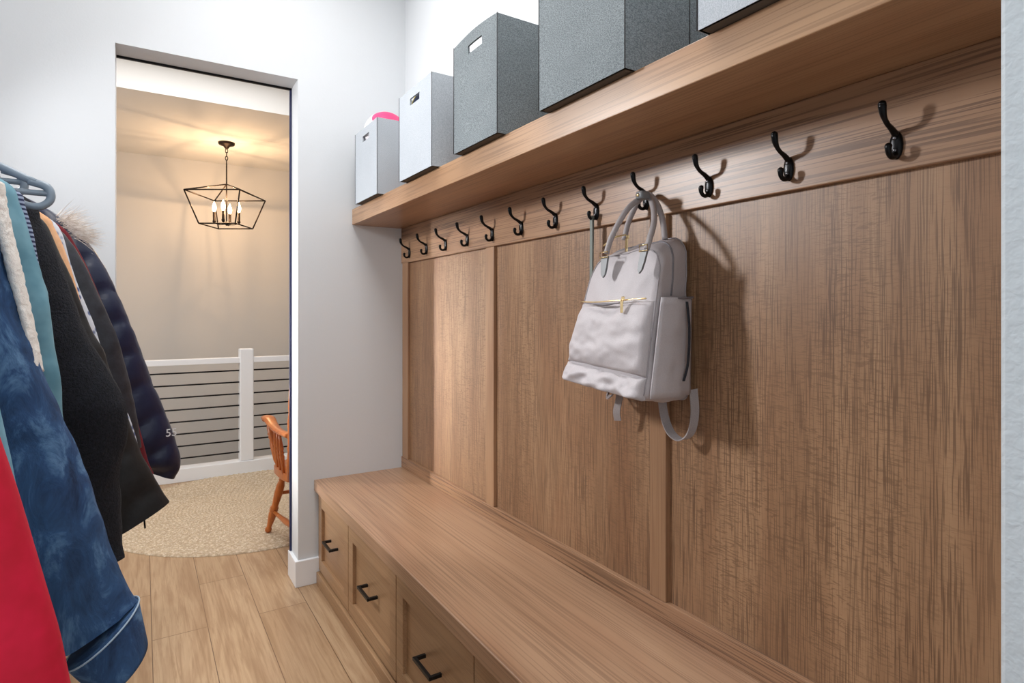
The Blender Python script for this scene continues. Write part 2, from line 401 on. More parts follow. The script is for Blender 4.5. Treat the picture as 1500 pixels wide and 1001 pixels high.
for k in range(4):
    for p, q in ((top[k], top[(k+1) % 4]), (bot[k], bot[(k+1) % 4]), (top[k], bot[k]), (top[k], apex)):
        tube(b, [p, q], .0062, 6, 1)
obj('cage', b, M['bronze'], c, True)
b = B(); lathe(b, [(.004, 0), (.012, .008), (.03, .014), (.03, .022), (.01, .04)], (CH.x, CH.y, 2.125))
cands = [cp(u, v, 2.165) for u, v in ((-.105, -.02), (.02, -.105), (.105, .02), (-.02, .105))]
for p in cands: tube(b, [(CH.x, CH.y, 2.145), ((CH.x+p.x)/2, (CH.y+p.y)/2, 2.135), (p.x, p.y, 2.15)], .005, 6, 5)
obj('candle_arms', b, M['bronze'], c, True)
for p in cands:
    b = B(); lathe(b, [(.010, -.02), (.016, 0), (.012, .006), (.012, .085)], p, n=12); s_ = obj('candle_sleeve', b, M['bronze'], c, True)
    b = B(); lathe(b, [(.008, .085), (.016, .105), (.019, .125), (.014, .150), (.006, .172), (.001, .184)], p, n=12); obj('bulb', b, M['bulb'], s_, True)
    l = bpy.data.lights.new('bulb_light', 'POINT'); l.energy = 6.6; l.color = (1, .64, .35); l.shadow_soft_size = .012
    o = bpy.data.objects.new('bulb_light', l); C.objects.link(o); o.location = p+Vector((0, 0, .215))

# ------------------------------------------------------------------ bench
b = B(); box(b, .7085, XP-.004, YN, YE, .450, ZB, .0035)
bt = obj('bench_worktop', b, M['woodtop']); tag(bt, 'long thick oak bench top running along the panelled wall', 'bench top')
b = B(); box(b, .716, .80, YN, YE-.016, 0, .058, .002)
tag(obj('bench_plinth', b, M['woodfront']), 'oak base strip on the floor under the drawers', 'plinth')
divs = [2.952, 2.456, 1.907, 1.352, .80, .25]
dl = ['oak drawer unit under the bench at the far end, beside the white end wall', 'oak drawer unit under the bench, second from the end wall', 'oak drawer unit under the bench, third from the end wall', 'oak drawer unit under the bench, cut off by the bottom of the photo', 'oak drawer unit under the bench nearest the near return wall']
XF = .728
for i in range(5):
    y1, y0 = divs[i], divs[i+1]
    u = thing('drawer_cabinet', dl[i], 'cabinet', (.95, (y0+y1)/2, 0), 'drawer units under the bench')
    b = B(); box(b, XF+.021, XP-.006, y0+.001, y1-.001, .06, .449); obj('body', b, M['woodstile'], u)
    a0, a1, z0, z1, rl = y0+.0032, y1-.0032, .066, .446, .058
    b = B()
    box(b, XF, XF+.02, a0, a1, z0, z0+rl, .0012, 1); box(b, XF, XF+.02, a0, a1, z1-rl-.012, z1, .0012, 1)
    box(b, XF, XF+.02, a0, a0+rl, z0+rl, z1-rl-.012, .0012, 1); box(b, XF, XF+.02, a1-rl, a1, z0+rl, z1-rl-.012, .0012, 1)
    fr = obj('drawer_front', b, M['woodfront'], u)
    b = B(); box(b, XF+.014, XF+.021, a0+rl-.002, a1-rl+.002, z0+rl-.002, z1-rl-.010); obj('inset_panel', b, M['woodfront'], fr)
    yc = (y0+y1)/2; zc = .262; b = B(); hl = .062
    box(b, XF-.030, XF-.019, yc-hl, yc+hl, zc-.0055, zc+.0055, .001, 1)
    for s_ in (-1, 1): box(b, XF-.020, XF+.011, yc+s_*(hl-.0055)-.0055, yc+s_*(hl-.0055)+.0055, zc-.0055, zc+.0055, .001, 1)
    obj('handle', b, M['blackpull'], fr, label='black square bar handle')

# ------------------------------------------------------------------ wall panelling
wp = thing('wall_panelling', 'oak wall panelling with three tall panels above the bench', 'panelling', (XP, 1.6, ZB))
XR = XP-.022; XQ = XP-.008
b = B(); box(b, XR, XP, YN, YE, 1.576, ZS0, .0025); obj('hook_rail', b, M['woody'], wp)
b = B(); box(b, XR, XP, YN, YE, ZB, .560, .0025); obj('bottom_rail', b, M['woody'], wp)
for y0, y1 in ((2.868, 2.935), (1.988, 2.052), (1.096, 1.155), (YN, .262)):
    b = B(); box(b, XR, XP, y0, y1, .560, 1.576, .0025); obj('stile', b, M['woodstile'], wp)
b = B(); box(b, XR+.006, XP, 2.935, YE, .560, 1.576, .001); obj('filler_strip', b, M['woodstile'], wp)
for y0, y1 in ((2.052, 2.868), (1.155, 1.988), (.262, 1.096)):
    b = B(); box(b, XQ, XP-.001, y0-.004, y1+.004, .556, 1.580); obj('panel', b, M['woodz'], wp)

# ------------------------------------------------------------------ shelf
b = B(); box(b, .896, XP-.001, YN, YE-.001, ZS0, ZS1, .002)
sh = obj('wall_shelf', b, M['woodshelf']); tag(sh, 'thick oak wall shelf carrying the storage bins above the hooks', 'shelf')

# ------------------------------------------------------------------ coat hooks
def make_hook(y, label):
    r = thing('coat_hook', label, 'coat hook', (XR, y, 1.628), 'black coat hooks on the oak rail')
    b = B(); n = 24; A = []
    prof = [(0, 1.0), (.003, .98), (.006, .8), (.0072, .45), (.0075, 0.001)]
    rings = [[b.verts.new((XR-d, y+.0115*s_*math.cos(2*PI*k/n), 1.622+.026*s_*math.sin(2*PI*k/n))) for k in range(n)] for d, s_ in prof]
    for a_, c_ in zip(rings, rings[1:]):
        for k in range(n): b.faces.new((a_[k], a_[(k+1) % n], c_[(k+1) % n], c_[k]))
    b.faces.new(rings[0]); b.faces.new(rings[-1]); pl = obj('back_plate', b, M['black'], r, True)
    b = B()
    for z in (1.634, 1.612): lathe(b, [(.0035, 0), (.0035, .002), (.001, .0028)], (XR-.0072, y, z), (-1, 0, 0), 10)
    obj('screws', b, M['screw'], pl, True)
    b = B(); tube(b, [(XR-.003, y, 1.640), (XR-.016, y, 1.648), (XR-.034, y, 1.656), (XR-.046, y, 1.668), (XR-.050, y, 1.682), (XR-.051, y, 1.688)], [.0062, .0055, .0045, .0045, .0060, .0072, .0062], 12, 6)
    lathe(b, [(.0062, -.002), (.0072, .001), (.006, .005), (.003, .0075), (.0005, .0082)], (XR-.051, y, 1.686), (0, 0, 1), 12)
    obj('upper_prong', b, M['black'], r, True)
    b = B(); tube(b, [(XR-.003, y, 1.606), (XR-.010, y, 1.600), (XR-.020, y, 1.5985), (XR-.028, y, 1.604), (XR-.030, y, 1.613), (XR-.0295, y, 1.617)], [.0058, .005, .0045, .0048, .0058, .0062], 12, 6)
    lathe(b, [(.0060, -.002), (.0062, .001), (.005, .0042), (.002, .0062), (.0005, .0065)], (XR-.0295, y, 1.616), (0, 0, 1), 12)
    obj('lower_prong', b, M['black'], r, True)
    return r
HY = [.539, .749, .956, 1.165, 1.373, 1.580, 1.788, 1.996, 2.205, 2.414, 2.625, 2.84]
HL = ['rightmost black double coat hook, nearest the near return wall', 'second black coat hook from the right', 'black coat hook just right of the backpack, with nothing on it',
      'black coat hook the backpack hangs from', 'black coat hook with a grey strap hanging from its lower prong', 'empty black coat hook just left of the one with the grey strap',
      'black coat hook, second to the left of the one with the grey strap', 'black coat hook above the stile between the first two panels', 'fourth black coat hook from the white end wall',
      'third black coat hook from the white end wall', 'second black coat hook from the white end wall', 'leftmost black coat hook, tucked beside the white end wall']
h0 = make_hook(HY[0], HL[0])
for y, l_ in zip(HY[1:], HL[1:]): dup(h0, (XR, y, 1.628), l_)

# ------------------------------------------------------------------ storage bins
def make_bin(y0, y1, fab, label, depth=.285, top=2.172, bulge=0, slot=True, seamx=None, rot=0):
    x0 = .868; x1 = x0+depth; z0 = ZS1+.001; th = .006
    r = thing('storage_bin', label, 'storage bin', ((x0+x1)/2, (y0+y1)/2, z0))
    yc = (y0+y1)/2
    # walls as one sheet with thickness; the front has a handle slot
    b = B()
    sy0, sy1, sz0, sz1 = yc-.045, yc+.045, top-.062, top-.036
    ys = [y0, sy0, sy1, y1]; zs = [z0, sz0, sz1, top]
    def wall(xa, xb, hole):
        for i in range(3):
            for j in range(3):
                if hole and i == 1 and j == 1: continue
                box(b, xa, xb, ys[i], ys[i+1], zs[j], zs[j+1])
    wall(x0, x0+th, slot); wall(x1-th, x1, slot)
    box(b, x0+th, x1-th, y0, y0+th, z0, top); box(b, x0+th, x1-th, y1-th, y1, z0, top)
    bmesh.ops.remove_doubles(b, verts=b.verts[:], dist=1e-5)
    if bulge:
        bmesh.ops.subdivide_edges(b, edges=[e for e in b.edges if e.calc_length() > .05], cuts=4, use_grid_fill=True)
        for v in b.verts:
            f = (v.co.y-y0)/(y1-y0); g_ = (v.co.z-z0)/(top-z0)
            v.co.x += bulge*math.sin(PI*g_)*.5*(1 if v.co.x < (x0+x1)/2 else -1)*math.sin(PI*f)
            if g_ > .8: v.co.z += .010*math.sin(PI*f)-.004
    fm = obj('fabric_walls', b, fab, r)
    b = B(); box(b, x0+.001, x1-.001, y0+.001, y1-.001, z0, z0+.007); obj('base', b, M['bin_base'], r)
    b = B()
    b.free()
    for sx_, yy in ((x0-.0005, y0), (x0-.0005, y1)) + (((seamx, y0-.0005),) if seamx else ()):
        b = B(); tube(b, [(sx_, yy, z0), (sx_, yy, top-(.003 if bulge else 0))], .0013, 6, 1); obj('corner_seam', b, M['seam'], r, True)
    if rot: r.rotation_euler = (0, 0, math.radians(rot))
    return r
make_bin(2.500, 2.812, M['bin_light'], 'light grey fabric bin at the far end of the shelf, holding a pink ball')
make_bin(1.925, 2.237, M['bin_light'], 'light grey fabric bin between the ball bin and the dark bins')
make_bin(1.470, 1.750, M['bin_dark'], 'dark grey woven bin with a bright handle slot, third from the end wall', bulge=.012, top=2.19, rot=0)
make_bin(.937, 1.258, M['bin_dark'], 'large dark grey woven bin on the shelf, cut off by the top of the photo', seamx=1.067, bulge=.004)
make_bin(.430, .744, M['bin_light'], 'light grey fabric bin at the near end of the shelf, mostly out of view')
def ballmat(name, base, patch, axis, th):
    t = NT(name); tc = t.n('TexCoord'); nm = t.n('VectorMath', operation='NORMALIZE'); t.l(tc.outputs['Object'], nm.inputs[0])
    d = t.n('VectorMath', operation='DOT_PRODUCT'); t.l(nm.outputs[0], d.inputs[0]); d.inputs[1].default_value = Vector(axis).normalized()
    c_ = t.ramp(d.outputs['Value'], [(th, lin(base)), (th+.006, lin(patch))]); t.l(c_, t.b.inputs['Base Color']); t.set(Roughness=.5); return t.m
def ball(name, loc, rad, m, label):
    b = B(); bmesh.ops.create_uvsphere(b, u_segments=36, v_segments=20, radius=rad)
    o = obj(name, b, m, None, True); o.location = loc; return tag(o, label, 'ball')
ball('play_ball', (.980, 2.700, 2.163), .104, ballmat('pink_white_ball', (244, 240, 242), (232, 62, 118), (-.12, -.70, .62), .70), 'pink and white ball sticking out of the farthest light grey bin')
ball('lower_ball', (.982, 2.660, 1.951), .104, plain('crimson_ball', (170, 30, 70), .5), 'crimson ball low inside the farthest light grey bin')
ball('play_ball', (.984, 2.120, 2.10), .108, ballmat('navy_yellow_ball', (22, 34, 66), (240, 214, 30), (-.75, .50, .38), .86), 'navy and yellow ball inside the second light grey bin')
ball('small_ball', (.984, 2.10, 1.920), .073, plain('navy_ball', (24, 36, 70), .5), 'small navy ball low inside the second light grey bin')

# ------------------------------------------------------------------ backpack
M['nylon'] = fabric('warm_grey_nylon', (182, 175, 177), (193, 186, 188), 600, .15, .55)
M['nylon2'] = fabric('warm_grey_nylon_strap', (158, 150, 150), (172, 164, 163), 500, .2, .6)
M['leather'] = plain('grey_leather', (122, 124, 126), .45)
M['gold'] = plain('gold_metal', (240, 214, 162), .3, 1)
M['piping'] = plain('dark_grey_piping', (120, 116, 120), .6)
M['welt'] = plain('grey_welt', (158, 152, 155), .6)
M['slit'] = plain('dark_opening', (44, 46, 54), .8)
def rpoly(cs, rad, nc=8, ne=8):
    out = []; n = len(cs)
    for i in range(n):
        p = Vector(cs[i]); a = Vector(cs[i-1]); c_ = Vector(cs[(i+1) % n]); r_ = rad[i]
        da = (a-p).normalized(); dc = (c_-p).normalized(); s0 = p+da*r_; s1 = p+dc*r_
        for k in range(nc+1):
            t_ = k/nc; out.append((1-t_)**2*s0+2*t_*(1-t_)*p+t_*t_*s1)
        nx = Vector(cs[(i+1) % n]); r2 = rad[(i+1) % n]; e1 = nx+(p-nx).normalized()*r2
        for k in range(1, ne): out.append(s1.lerp(e1, k/ne))
    return out
bp = thing('backpack', 'light warm grey backpack with gold zips hanging by its handles from a hook', 'backpack', (1.07, 1.165, 1.10))
FC = [(1.236, 1.470), (.992, 1.478), (1.002, 1.108), (1.315, 1.132)]; BC = [(1.275, 1.492), (1.022, 1.515), (1.008, 1.102), (1.312, 1.112)]
RAD = [.075, .060, .030, .040]
def fx(z): return .990+.050*max(0, min(1, (z-1.12)/.36))
def section(s):
    cs = [Vector(a).lerp(Vector(c_), s) for a, c_ in zip(FC, BC)]
    cen = sum(cs, Vector((0, 0)))/4; pts = rpoly(cs, RAD)
    k = 1.0-.030*(1-min(1, s/.10))**2+.018*math.sin(PI*s)
    if s > .9: k -= .02*((s-.9)/.1)**2
    return [cen+(p-cen)*k for p in pts], cen
def wr(p, sc=22, amp=.004): return noise.noise(Vector(p)*sc)*amp+noise.noise(Vector(p)*sc*2.3+Vector((5, 5, 5)))*amp*.5
b = B(); rings = []
for s in (0, .03, .07, .12, .2, .3, .4, .5, .6, .7, .8, .9, .96, 1):
    pts, cen = section(s); rg = []
    for p in pts:
        xf = fx(p.y); x = xf+(1.152-xf)*s; co = Vector((x, p.x, p.y))
        d = Vector((0, p.x-cen.x, p.y-cen.y)).normalized(); co += d*wr(co, 20, .005); rg.append(b.verts.new(co))
    rings.append(rg)
N = len(rings[0])
for a_, c_ in zip(rings, rings[1:]):
    for k in range(N): b.faces.new((a_[k], a_[(k+1) % N], c_[(k+1) % N], c_[k]))
def capf(pts, cen, sgn, back=False):
    prev = rings[-1] if back else rings[0]
    for j in range(1, 9):
        f = 1-j/9; rg = []
        for p in pts:
            q = cen+(p-cen)*f; bul = .014*(1-f**2.4) if not back else .002
            base = 1.152 if back else fx(q.y)
            co = Vector((base+sgn*bul, q.x, q.y)); co.x += wr(co, 16, .006 if not back else 0); rg.append(b.verts.new(co))
        for k in range(N): b.faces.new((prev[k], prev[(k+1) % N], rg[(k+1) % N], rg[k]))
        prev = rg
    b.faces.new(prev)
pts0, cen0 = section(0); capf(pts0, cen0, -1); pts1, cen1 = section(1); capf(pts1, cen1, 1, True)
obj('body', b, M['nylon'], bp, True)
def secpts(s, off=.0015):
    pts, cen = section(s); out = []
    for p in pts:
        xf = fx(p.y); d = (p-cen).normalized(); q = p+d*off; co = Vector((xf+(1.152-xf)*s, q.x, q.y)); co += Vector((0, d.x, d.y))*wr(co, 20, .005); out.append(co)
    return out
b = B(); tube(b, secpts(.0), .0016, 8, 1, closed=True); obj('piping', b, M['welt'], bp, True)
b = B(); tube(b, secpts(.93), .0016, 8, 1, closed=True); obj('piping', b, M['welt'], bp, True)
P5 = secpts(.42, .001); top_idx = [i for i, p in enumerate(P5) if p.z > 1.30]
# order the top run
st = next(i for i in range(N) if P5[i].z > 1.34 and P5[i-1].z <= 1.34 or (i == 0 and P5[0].z > 1.34 and P5[-1].z <= 1.34))
run = []; i = st
while P5[i % N].z > 1.34 and len(run) < N: run.append(P5[i % N]); i += 1
b = B(); tube(b, run, .0024, 8, 1); obj('main_zipper', b, M['piping'], bp, True, label='dark zipper track over the top')
# front pocket: puffed panel with wrinkled lower edge
def front_panel(cs, rad, off, puff, amp, seed=0, nu=34, nv=30):
    """soft panel lying on the front of the bag, corners in (y, z)"""
    b = B(); rows = []; c0, c1, c2, c3 = [Vector(c_) for c_ in cs]
    for j in range(nv+1):
        v = j/nv; row = []
        for i in range(nu+1):
            u = i/nu; q = c0.lerp(c1, u).lerp(c3.lerp(c2, u), v)
            e = (1-abs(2*u-1)**5)*(1-abs(2*v-1)**4)
            co = Vector((fx(q.y)-.005-off*min(1, e*4)-puff*e, q.x, q.y)); co.x += (wr(co+Vector((seed, 0, 0)), 24, amp)+wr(Vector((seed, co.y*.8+co.z*.6, co.z*1.3)), 17, amp*.6))*min(1, e*3)
            row.append(b.verts.new(co))
        rows.append(row)
    for a_, c_ in zip(rows, rows[1:]):
        for i in range(nu): b.faces.new((a_[i], a_[i+1], c_[i+1], c_[i]))
    per = rows[0]+[r_[-1] for r_ in rows[1:]]+rows[-1][-2::-1]+[r_[0] for r_ in rows[-2:0:-1]]
    back = [b.verts.new(v.co+Vector((.012, 0, 0))) for v in per]; n = len(per)
    for k in range(n): b.faces.new((per[k], per[(k+1) % n], back[(k+1) % n], back[k]))
    return b
ZP = 1.347
b = front_panel([(1.262, ZP-.006), (1.002, ZP), (1.004, 1.168), (1.300, 1.188)], [.004, .004, .004, .004], .010, .014, .005)
obj('front_pocket', b, M['nylon'], bp, True)
b = front_panel([(1.300, 1.184), (1.004, 1.164), (1.008, 1.112), (1.312, 1.134)], [.004, .004, .02, .02], .008, .008, .012, 3)
obj('bottom_band', b, M['nylon'], bp, True)
b = B(); tube(b, [(fx(1.35)-.017, 1.258, ZP+.001), (fx(1.35)-.024, 1.19, ZP-.001), (fx(1.35)-.028, 1.12, ZP+.001), (fx(1.35)-.020, 1.01, ZP+.005)], .0018, 8, 6); zf = obj('pocket_zipper', b, M['gold'], bp, True, label='gold zipper across the front pocket')
b = B(); tube(b, [(fx(1.35)-.030, 1.225, ZP-.003), (fx(1.35)-.036, 1.14, ZP-.008), (fx(1.35)-.030, 1.09, ZP-.004)], [.001, .004, .001], 8, 6); obj('zipper_opening', b, M['piping'], bp, True)
def pull(p, ln=.030, w_=.0045, lean=0):
    b = B(); p = Vector(p)
    box(b, p.x-.002, p.x+.001, p.y-w_*1.2, p.y+w_*1.2, p.z-.005, p.z+.005, .001, 1)
    b2 = B(); box(b2, -.0015, .0015, -w_, w_, -ln, 0, .001, 1)
    for v in b2.verts: v.co = Matrix.Rotation(lean, 4, 'X') @ v.co+p+Vector((-.005, 0, -.005))
    merge(b, b2)
    tube(b, [p+Vector((-.004+.0001*k, .004*math.cos(k*PI/5), -.006+.004*math.sin(k*PI/5))) for k in range(10)], .001, 6, 1, closed=True)
    return b
obj('zip_pull', pull((fx(1.35)-.032, 1.075, ZP+.006)), M['gold'], bp, label='gold zip pull on the front pocket')
obj('zip_pull', pull((1.055, 1.128, 1.513), .034), M['gold'], bp, label='gold zip pull at the top')
b = B(); tube(b, [(1.060, 1.140, 1.520), (1.045, 1.165, 1.515), (1.035, 1.200, 1.495)], .0022, 8, 4); obj('zip_pull', b, M['gold'], bp, True, label='second gold zip pull at the top')
# side pocket
b = B(); rows = []
for j in range(15):
    g_ = j/14; z = 1.118+g_*(1.355-1.118); row = []
    for i in range(13):
        f = i/12; x = (fx(z)+.006)+(1.140-fx(z)-.006)*f
        y = 1.003+(1.012-1.003)*f-.004*g_-.012*math.sin(PI*f)-.010-wr(Vector((x, 2, z)), 30, .005)*math.sin(PI*f)
        row.append(b.verts.new((x, y, z)))
    rows.append(row)
for a_, c_ in zip(rows, rows[1:]):
    for i in range(12): b.faces.new((a_[i], a_[i+1], c_[i+1], c_[i]))
sp_ = obj('side_pocket', b, M['nylon'], bp, True)
mod = sp_.modifiers.new('thick', 'SOLIDIFY'); mod.thickness = .004
b = B(); tube(b, [(fx(1.35)+.01, .990, 1.352), (1.09, .977, 1.354), (1.138, .988, 1.356)], .0026, 8, 5); obj('pocket_hem', b, M['piping'], sp_, True)
b = B(); ribbon(b, [(1.106, .979, 1.345), (1.108, .974, 1.28), (1.106, .976, 1.20), (1.098, .982, 1.155)], (1, 0, 0), .006, .003); obj('pocket_slit', b, M['slit'], sp_)
# handles
def pth(l): return [Vector(p) for p in l]
hk = Vector((XR-.022, 1.165, 1.604))
b = B(); tube(b, [at(888, 372, x=1.016), at(897, 345, x=1.022), at(918, 308, x=1.05), at(938, 291, x=1.10), at(948, 286, x=1.128), at(956, 300, x=1.10), at(958, 325, x=1.06), at(951, 352, x=1.028), at(947, 366, x=1.018)], .0075, 12, 8); obj('front_handle', b, M['nylon2'], bp, True)
b = B(); tube(b, [at(914, 352, x=1.11), at(922, 322, x=1.118), at(937, 293, x=1.128), at(950, 285, x=1.134), at(963, 300, x=1.128), at(971, 325, x=1.12), at(974, 350, x=1.11)], .0075, 12, 8); obj('rear_handle', b, M['nylon2'], bp, True)
b = B(); p = at(940, 287, x=1.088)
box(b, p.x-.012, p.x+.020, p.y-.013, p.y+.013, p.z-.009, p.z+.012, .006, 3); hw = obj('handle_wrap', b, M['leather'], bp, True)
b = B(); lathe(b, [(.0045, 0), (.0045, .002), (.002, .003)], (p.x-.012, p.y+.001, p.z+.001), (-1, 0, 0), 12); obj('snap', b, M['gold'], hw, True)
for top_, bot_, w_ in ((at(888, 376, x=1.008), at(885, 407, x=1.000), .024), (at(946, 366, x=1.010), at(938, 401, x=1.000), .021)):
    b = B(); y0 = top_.y; dz = bot_.z-top_.z; dy = bot_.y-top_.y
    ol = [(-.5, 0), (.5, 0), (.42, .55), (.30, .85), (.0, 1.0), (-.30, .85), (-.42, .55)]
    A_ = [b.verts.new((top_.x-.006+(bot_.x-top_.x)*v, y0+dy*v+u*w_, top_.z+dz*v)) for u, v in ol]; D_ = [b.verts.new(v.co+Vector((.006, 0, 0))) for v in A_]
    b.faces.new(A_); b.faces.new(D_)
    for k in range(7): b.faces.new((A_[k], A_[(k+1) % 7], D_[(k+1) % 7], D_[k]))
    obj('leather_tab', b, M['leather'], bp, label='grey leather handle tab')
    b = B(); q = top_; hw_, hh = w_*.62, .007
    tube(b, [(q.x-.008, q.y-hw_, q.z-hh+.004), (q.x-.008, q.y+hw_, q.z-hh+.004), (q.x-.008, q.y+hw_, q.z+hh+.004), (q.x-.008, q.y-hw_, q.z+hh+.004)], .0017, 8, 1, closed=True)
    obj('buckle', b, M['gold'], bp, True, label='gold rectangular ring')
# shoulder straps behind and below
b = B(); ribbon(b, [(1.145, 1.285, 1.14), (1.125, 1.280, 1.098), (1.105, 1.262, 1.082), (1.105, 1.243, 1.090), (1.125, 1.235, 1.12)], (.75, .35, .25), .024, .003); obj('shoulder_strap', b, M['nylon2'], bp)
b = B(); ribbon(b, [(1.130, 1.236, 1.12), (1.120, 1.232, 1.08), (1.116, 1.238, 1.045), (1.122, 1.240, 1.018)], (.3, -1, .1), .022, .003); obj('strap_end', b, M['nylon2'], bp)
b = B(); ribbon(b, [(1.130, 1.085, 1.12), (1.128, 1.074, 1.06), (1.128, 1.052, 1.018), (1.130, 1.020, 1.004), (1.140, .998, 1.022), (1.148, .992, 1.07), (1.15, .998, 1.13)], (1, -.2, .1), .024, .003); obj('shoulder_strap', b, M['nylon2'], bp)
b = B(); ribbon(b, [(1.148, 1.262, 1.47), (1.140, 1.298, 1.42), (1.138, 1.325, 1.34), (1.138, 1.335, 1.24), (1.142, 1.330, 1.15)], (1, 0, 0), .030, .006); obj('shoulder_strap', b, M['nylon2'], bp)
# grey strap on the next hook
b = B(); X_ = XR-.021
ribbon(b, [(X_, 1.374, 1.40), (X_, 1.373, 1.50), (X_, 1.373, 1.590), (X_-.001, 1.373, 1.6045), (X_+.004, 1.373, 1.606), (X_+.006, 1.374, 1.590), (X_+.006, 1.376, 1.50), (X_+.006, 1.377, 1.40)], (0, 1, 0), .012, .0018)
tag(obj('hanging_strap', b, plain('olive_grey_webbing', (128, 134, 128), .7)), 'thin grey-green strap hanging from the hook left of the backpack', 'strap')

# ------------------------------------------------------------------ clothes on the rod
XC, ZROD = -.37, 1.710
b = B(); tube(b, [(XC, -1.19, ZROD), (XC, 2.30, ZROD)], .014, 16, 1)
tag(obj('closet_rod', b, M['screw'], None, True), 'metal clothes rod carrying the hanging coats', 'rod')
def hanger(y, m, label, half=.225, dz=0):
    h = thing('clothes_hanger', label, 'hanger', (XC, y, 1.56))
    b = B(); r_ = .0065
    zt, ze = 1.600+dz, 1.520+dz
    tube(b, [(XC, y, zt), (XC-half*.5, y, (zt+ze)/2+.008), (XC-half+.02, y, ze+.004)], r_, 10, 6)
    tube(b, [(XC, y, zt), (XC+half*.5, y, (zt+ze)/2+.008), (XC+half-.02, y, ze+.004)], r_, 10, 6)
    tube(b, [(XC-half+.003, y, ze-.013), (XC+half-.003, y, ze-.013)], r_*.8, 10, 1)
    for s_ in (-1, 1): tube(b, [(XC+s_*(half-.03), y, ze+.006), (XC+s_*(half-.005), y, ze-.002), (XC+s_*half, y, ze-.022), (XC+s_*(half-.014), y, ze-.036), (XC+s_*(half-.036), y, ze-.034), (XC+s_*(half-.045), y, ze-.020)], [r_, r_*1.1, r_, r_, r_*.9, r_*.7], 10, 6)
    obj('shoulder_bar', b, m, h, True)
    b = B(); tube(b, [(XC, y, zt-.004), (XC, y, 1.675), (XC-.008, y, 1.687), (XC-.017, y, 1.710), (XC-.012, y, 1.725), (XC, y, 1.7285), (XC+.014, y, 1.723), (XC+.018, y, 1.710)], .0028, 8, 6); obj('hook', b, M['screw'], h, True)
    return h
gh = plain('grey_plastic', (146, 160, 174), .35)

def sleeve_mesh(edge, halfw, thick, y, quilt=0, wamp=.006, wsc=14, nring=70, nseg=26, seed=0, ydrift=0):
    """tube whose outer side follows edge [(x,z)...]; halfw/thick are lists along the length"""
    P = smoothpath([Vector((e[0], 0, e[1])) for e in edge], 10); L = [0]
    for a_, c_ in zip(P, P[1:]): L.append(L[-1]+(c_-a_).length)
    def samp(s):
        for i in range(len(L)-1):
            if L[i+1] >= s or i == len(L)-2:
                f = (s-L[i])/max(1e-9, L[i+1]-L[i]); return P[i].lerp(P[i+1], f)
    def li(l, f):
        t_ = f*(len(l)-1); k = min(int(t_), len(l)-2); return l[k]+(l[k+1]-l[k])*(t_-k)
    b = B(); rings = []
    for i in range(nring+1):
        f = i/nring; p = samp(f*L[-1]); q0 = samp(max(0, f*L[-1]-.03)); q1 = samp(min(L[-1], f*L[-1]+.03)); T = (q1-q0).normalized()
        inn = Vector((-abs(T.z) if T.z < 0 else abs(T.z), 0, 0)); inn = Vector((T.z, 0, -T.x)).normalized()
        if inn.x > 0: inn = -inn
        hw = li(halfw, f); th = li(thick, f); cen = p+inn*hw; rg = []
        for k in range(nseg):
            an = 2*PI*k/nseg; c_, s_ = math.cos(an), math.sin(an)
            q = qy = 1
            if quilt:
                tri = abs(((an/PI*2+.5) % 2)-1); w_ = abs(math.sin((f*L[-1]/.105+.55*tri)*PI))**.45-.75
                q = 1+quilt*.35*w_; qy = 1+quilt*3.2*w_
            co = cen-inn*hw*c_*q+Vector((0, 1, 0))*th*s_*qy
            co.y += y+ydrift*f
            d = (-inn*c_+Vector((0, s_, 0)))
            amp = wamp*(1 if k not in (0,) else .5)
            wv = noise.noise(Vector((co.x*wsc+seed, co.y*wsc, co.z*wsc*.55+seed)))*amp+noise.noise(Vector((co.x*wsc*3, co.y*wsc*2+seed, co.z*wsc*2)))*amp*.45
            rg.append(b.verts.new(co+d*wv))
        rings.append(rg)
    for a_, c_ in zip(rings, rings[1:]):
        for k in range(nseg): b.faces.new((a_[k], a_[(k+1) % nseg], c_[(k+1) % nseg], c_[k]))
    return b
def torso_mesh(y, zs, hws, ths, wamp=.006, wsc=12, seed=0, quilt=0, nseg=48, ztop=1.60):
    b = B(); rings = []; n = 46
    def li(l, f):
        t_ = f*(len(l)-1); k = min(int(t_), len(l)-2); return l[k]+(l[k+1]-l[k])*(t_-k)
    for i in range(n+1):
        f = i/n; z = zs[0]+(zs[1]-zs[0])*f; hw = li(hws, f); th = li(ths, f); rg = []
        q = 1+(quilt*(abs(math.sin((z)/.085*PI))**.5-.7) if quilt else 0)
        for k in range(nseg):
            an = 2*PI*k/nseg; c_, s_ = math.cos(an), math.sin(an)
            co = Vector((XC+hw*c_, y+th*q*(abs(s_)**.8)*(1 if s_ > 0 else -1), z))
            wv = noise.noise(Vector((co.x*wsc+seed, co.y*wsc, co.z*wsc*.4)))*wamp*2
            co.y += wv*(1 if s_ > 0 else -1)*abs(s_); rg.append(b.verts.new(co))
        rings.append(rg)
    for a_, c_ in zip(rings, rings[1:]):
        for k in range(nseg): b.faces.new((a_[k], a_[(k+1) % nseg], c_[(k+1) % nseg], c_[k]))
    return b
def mirror_bm(b):
    for v in b.verts: v.co.x = 2*XC-v.co.x
    return b
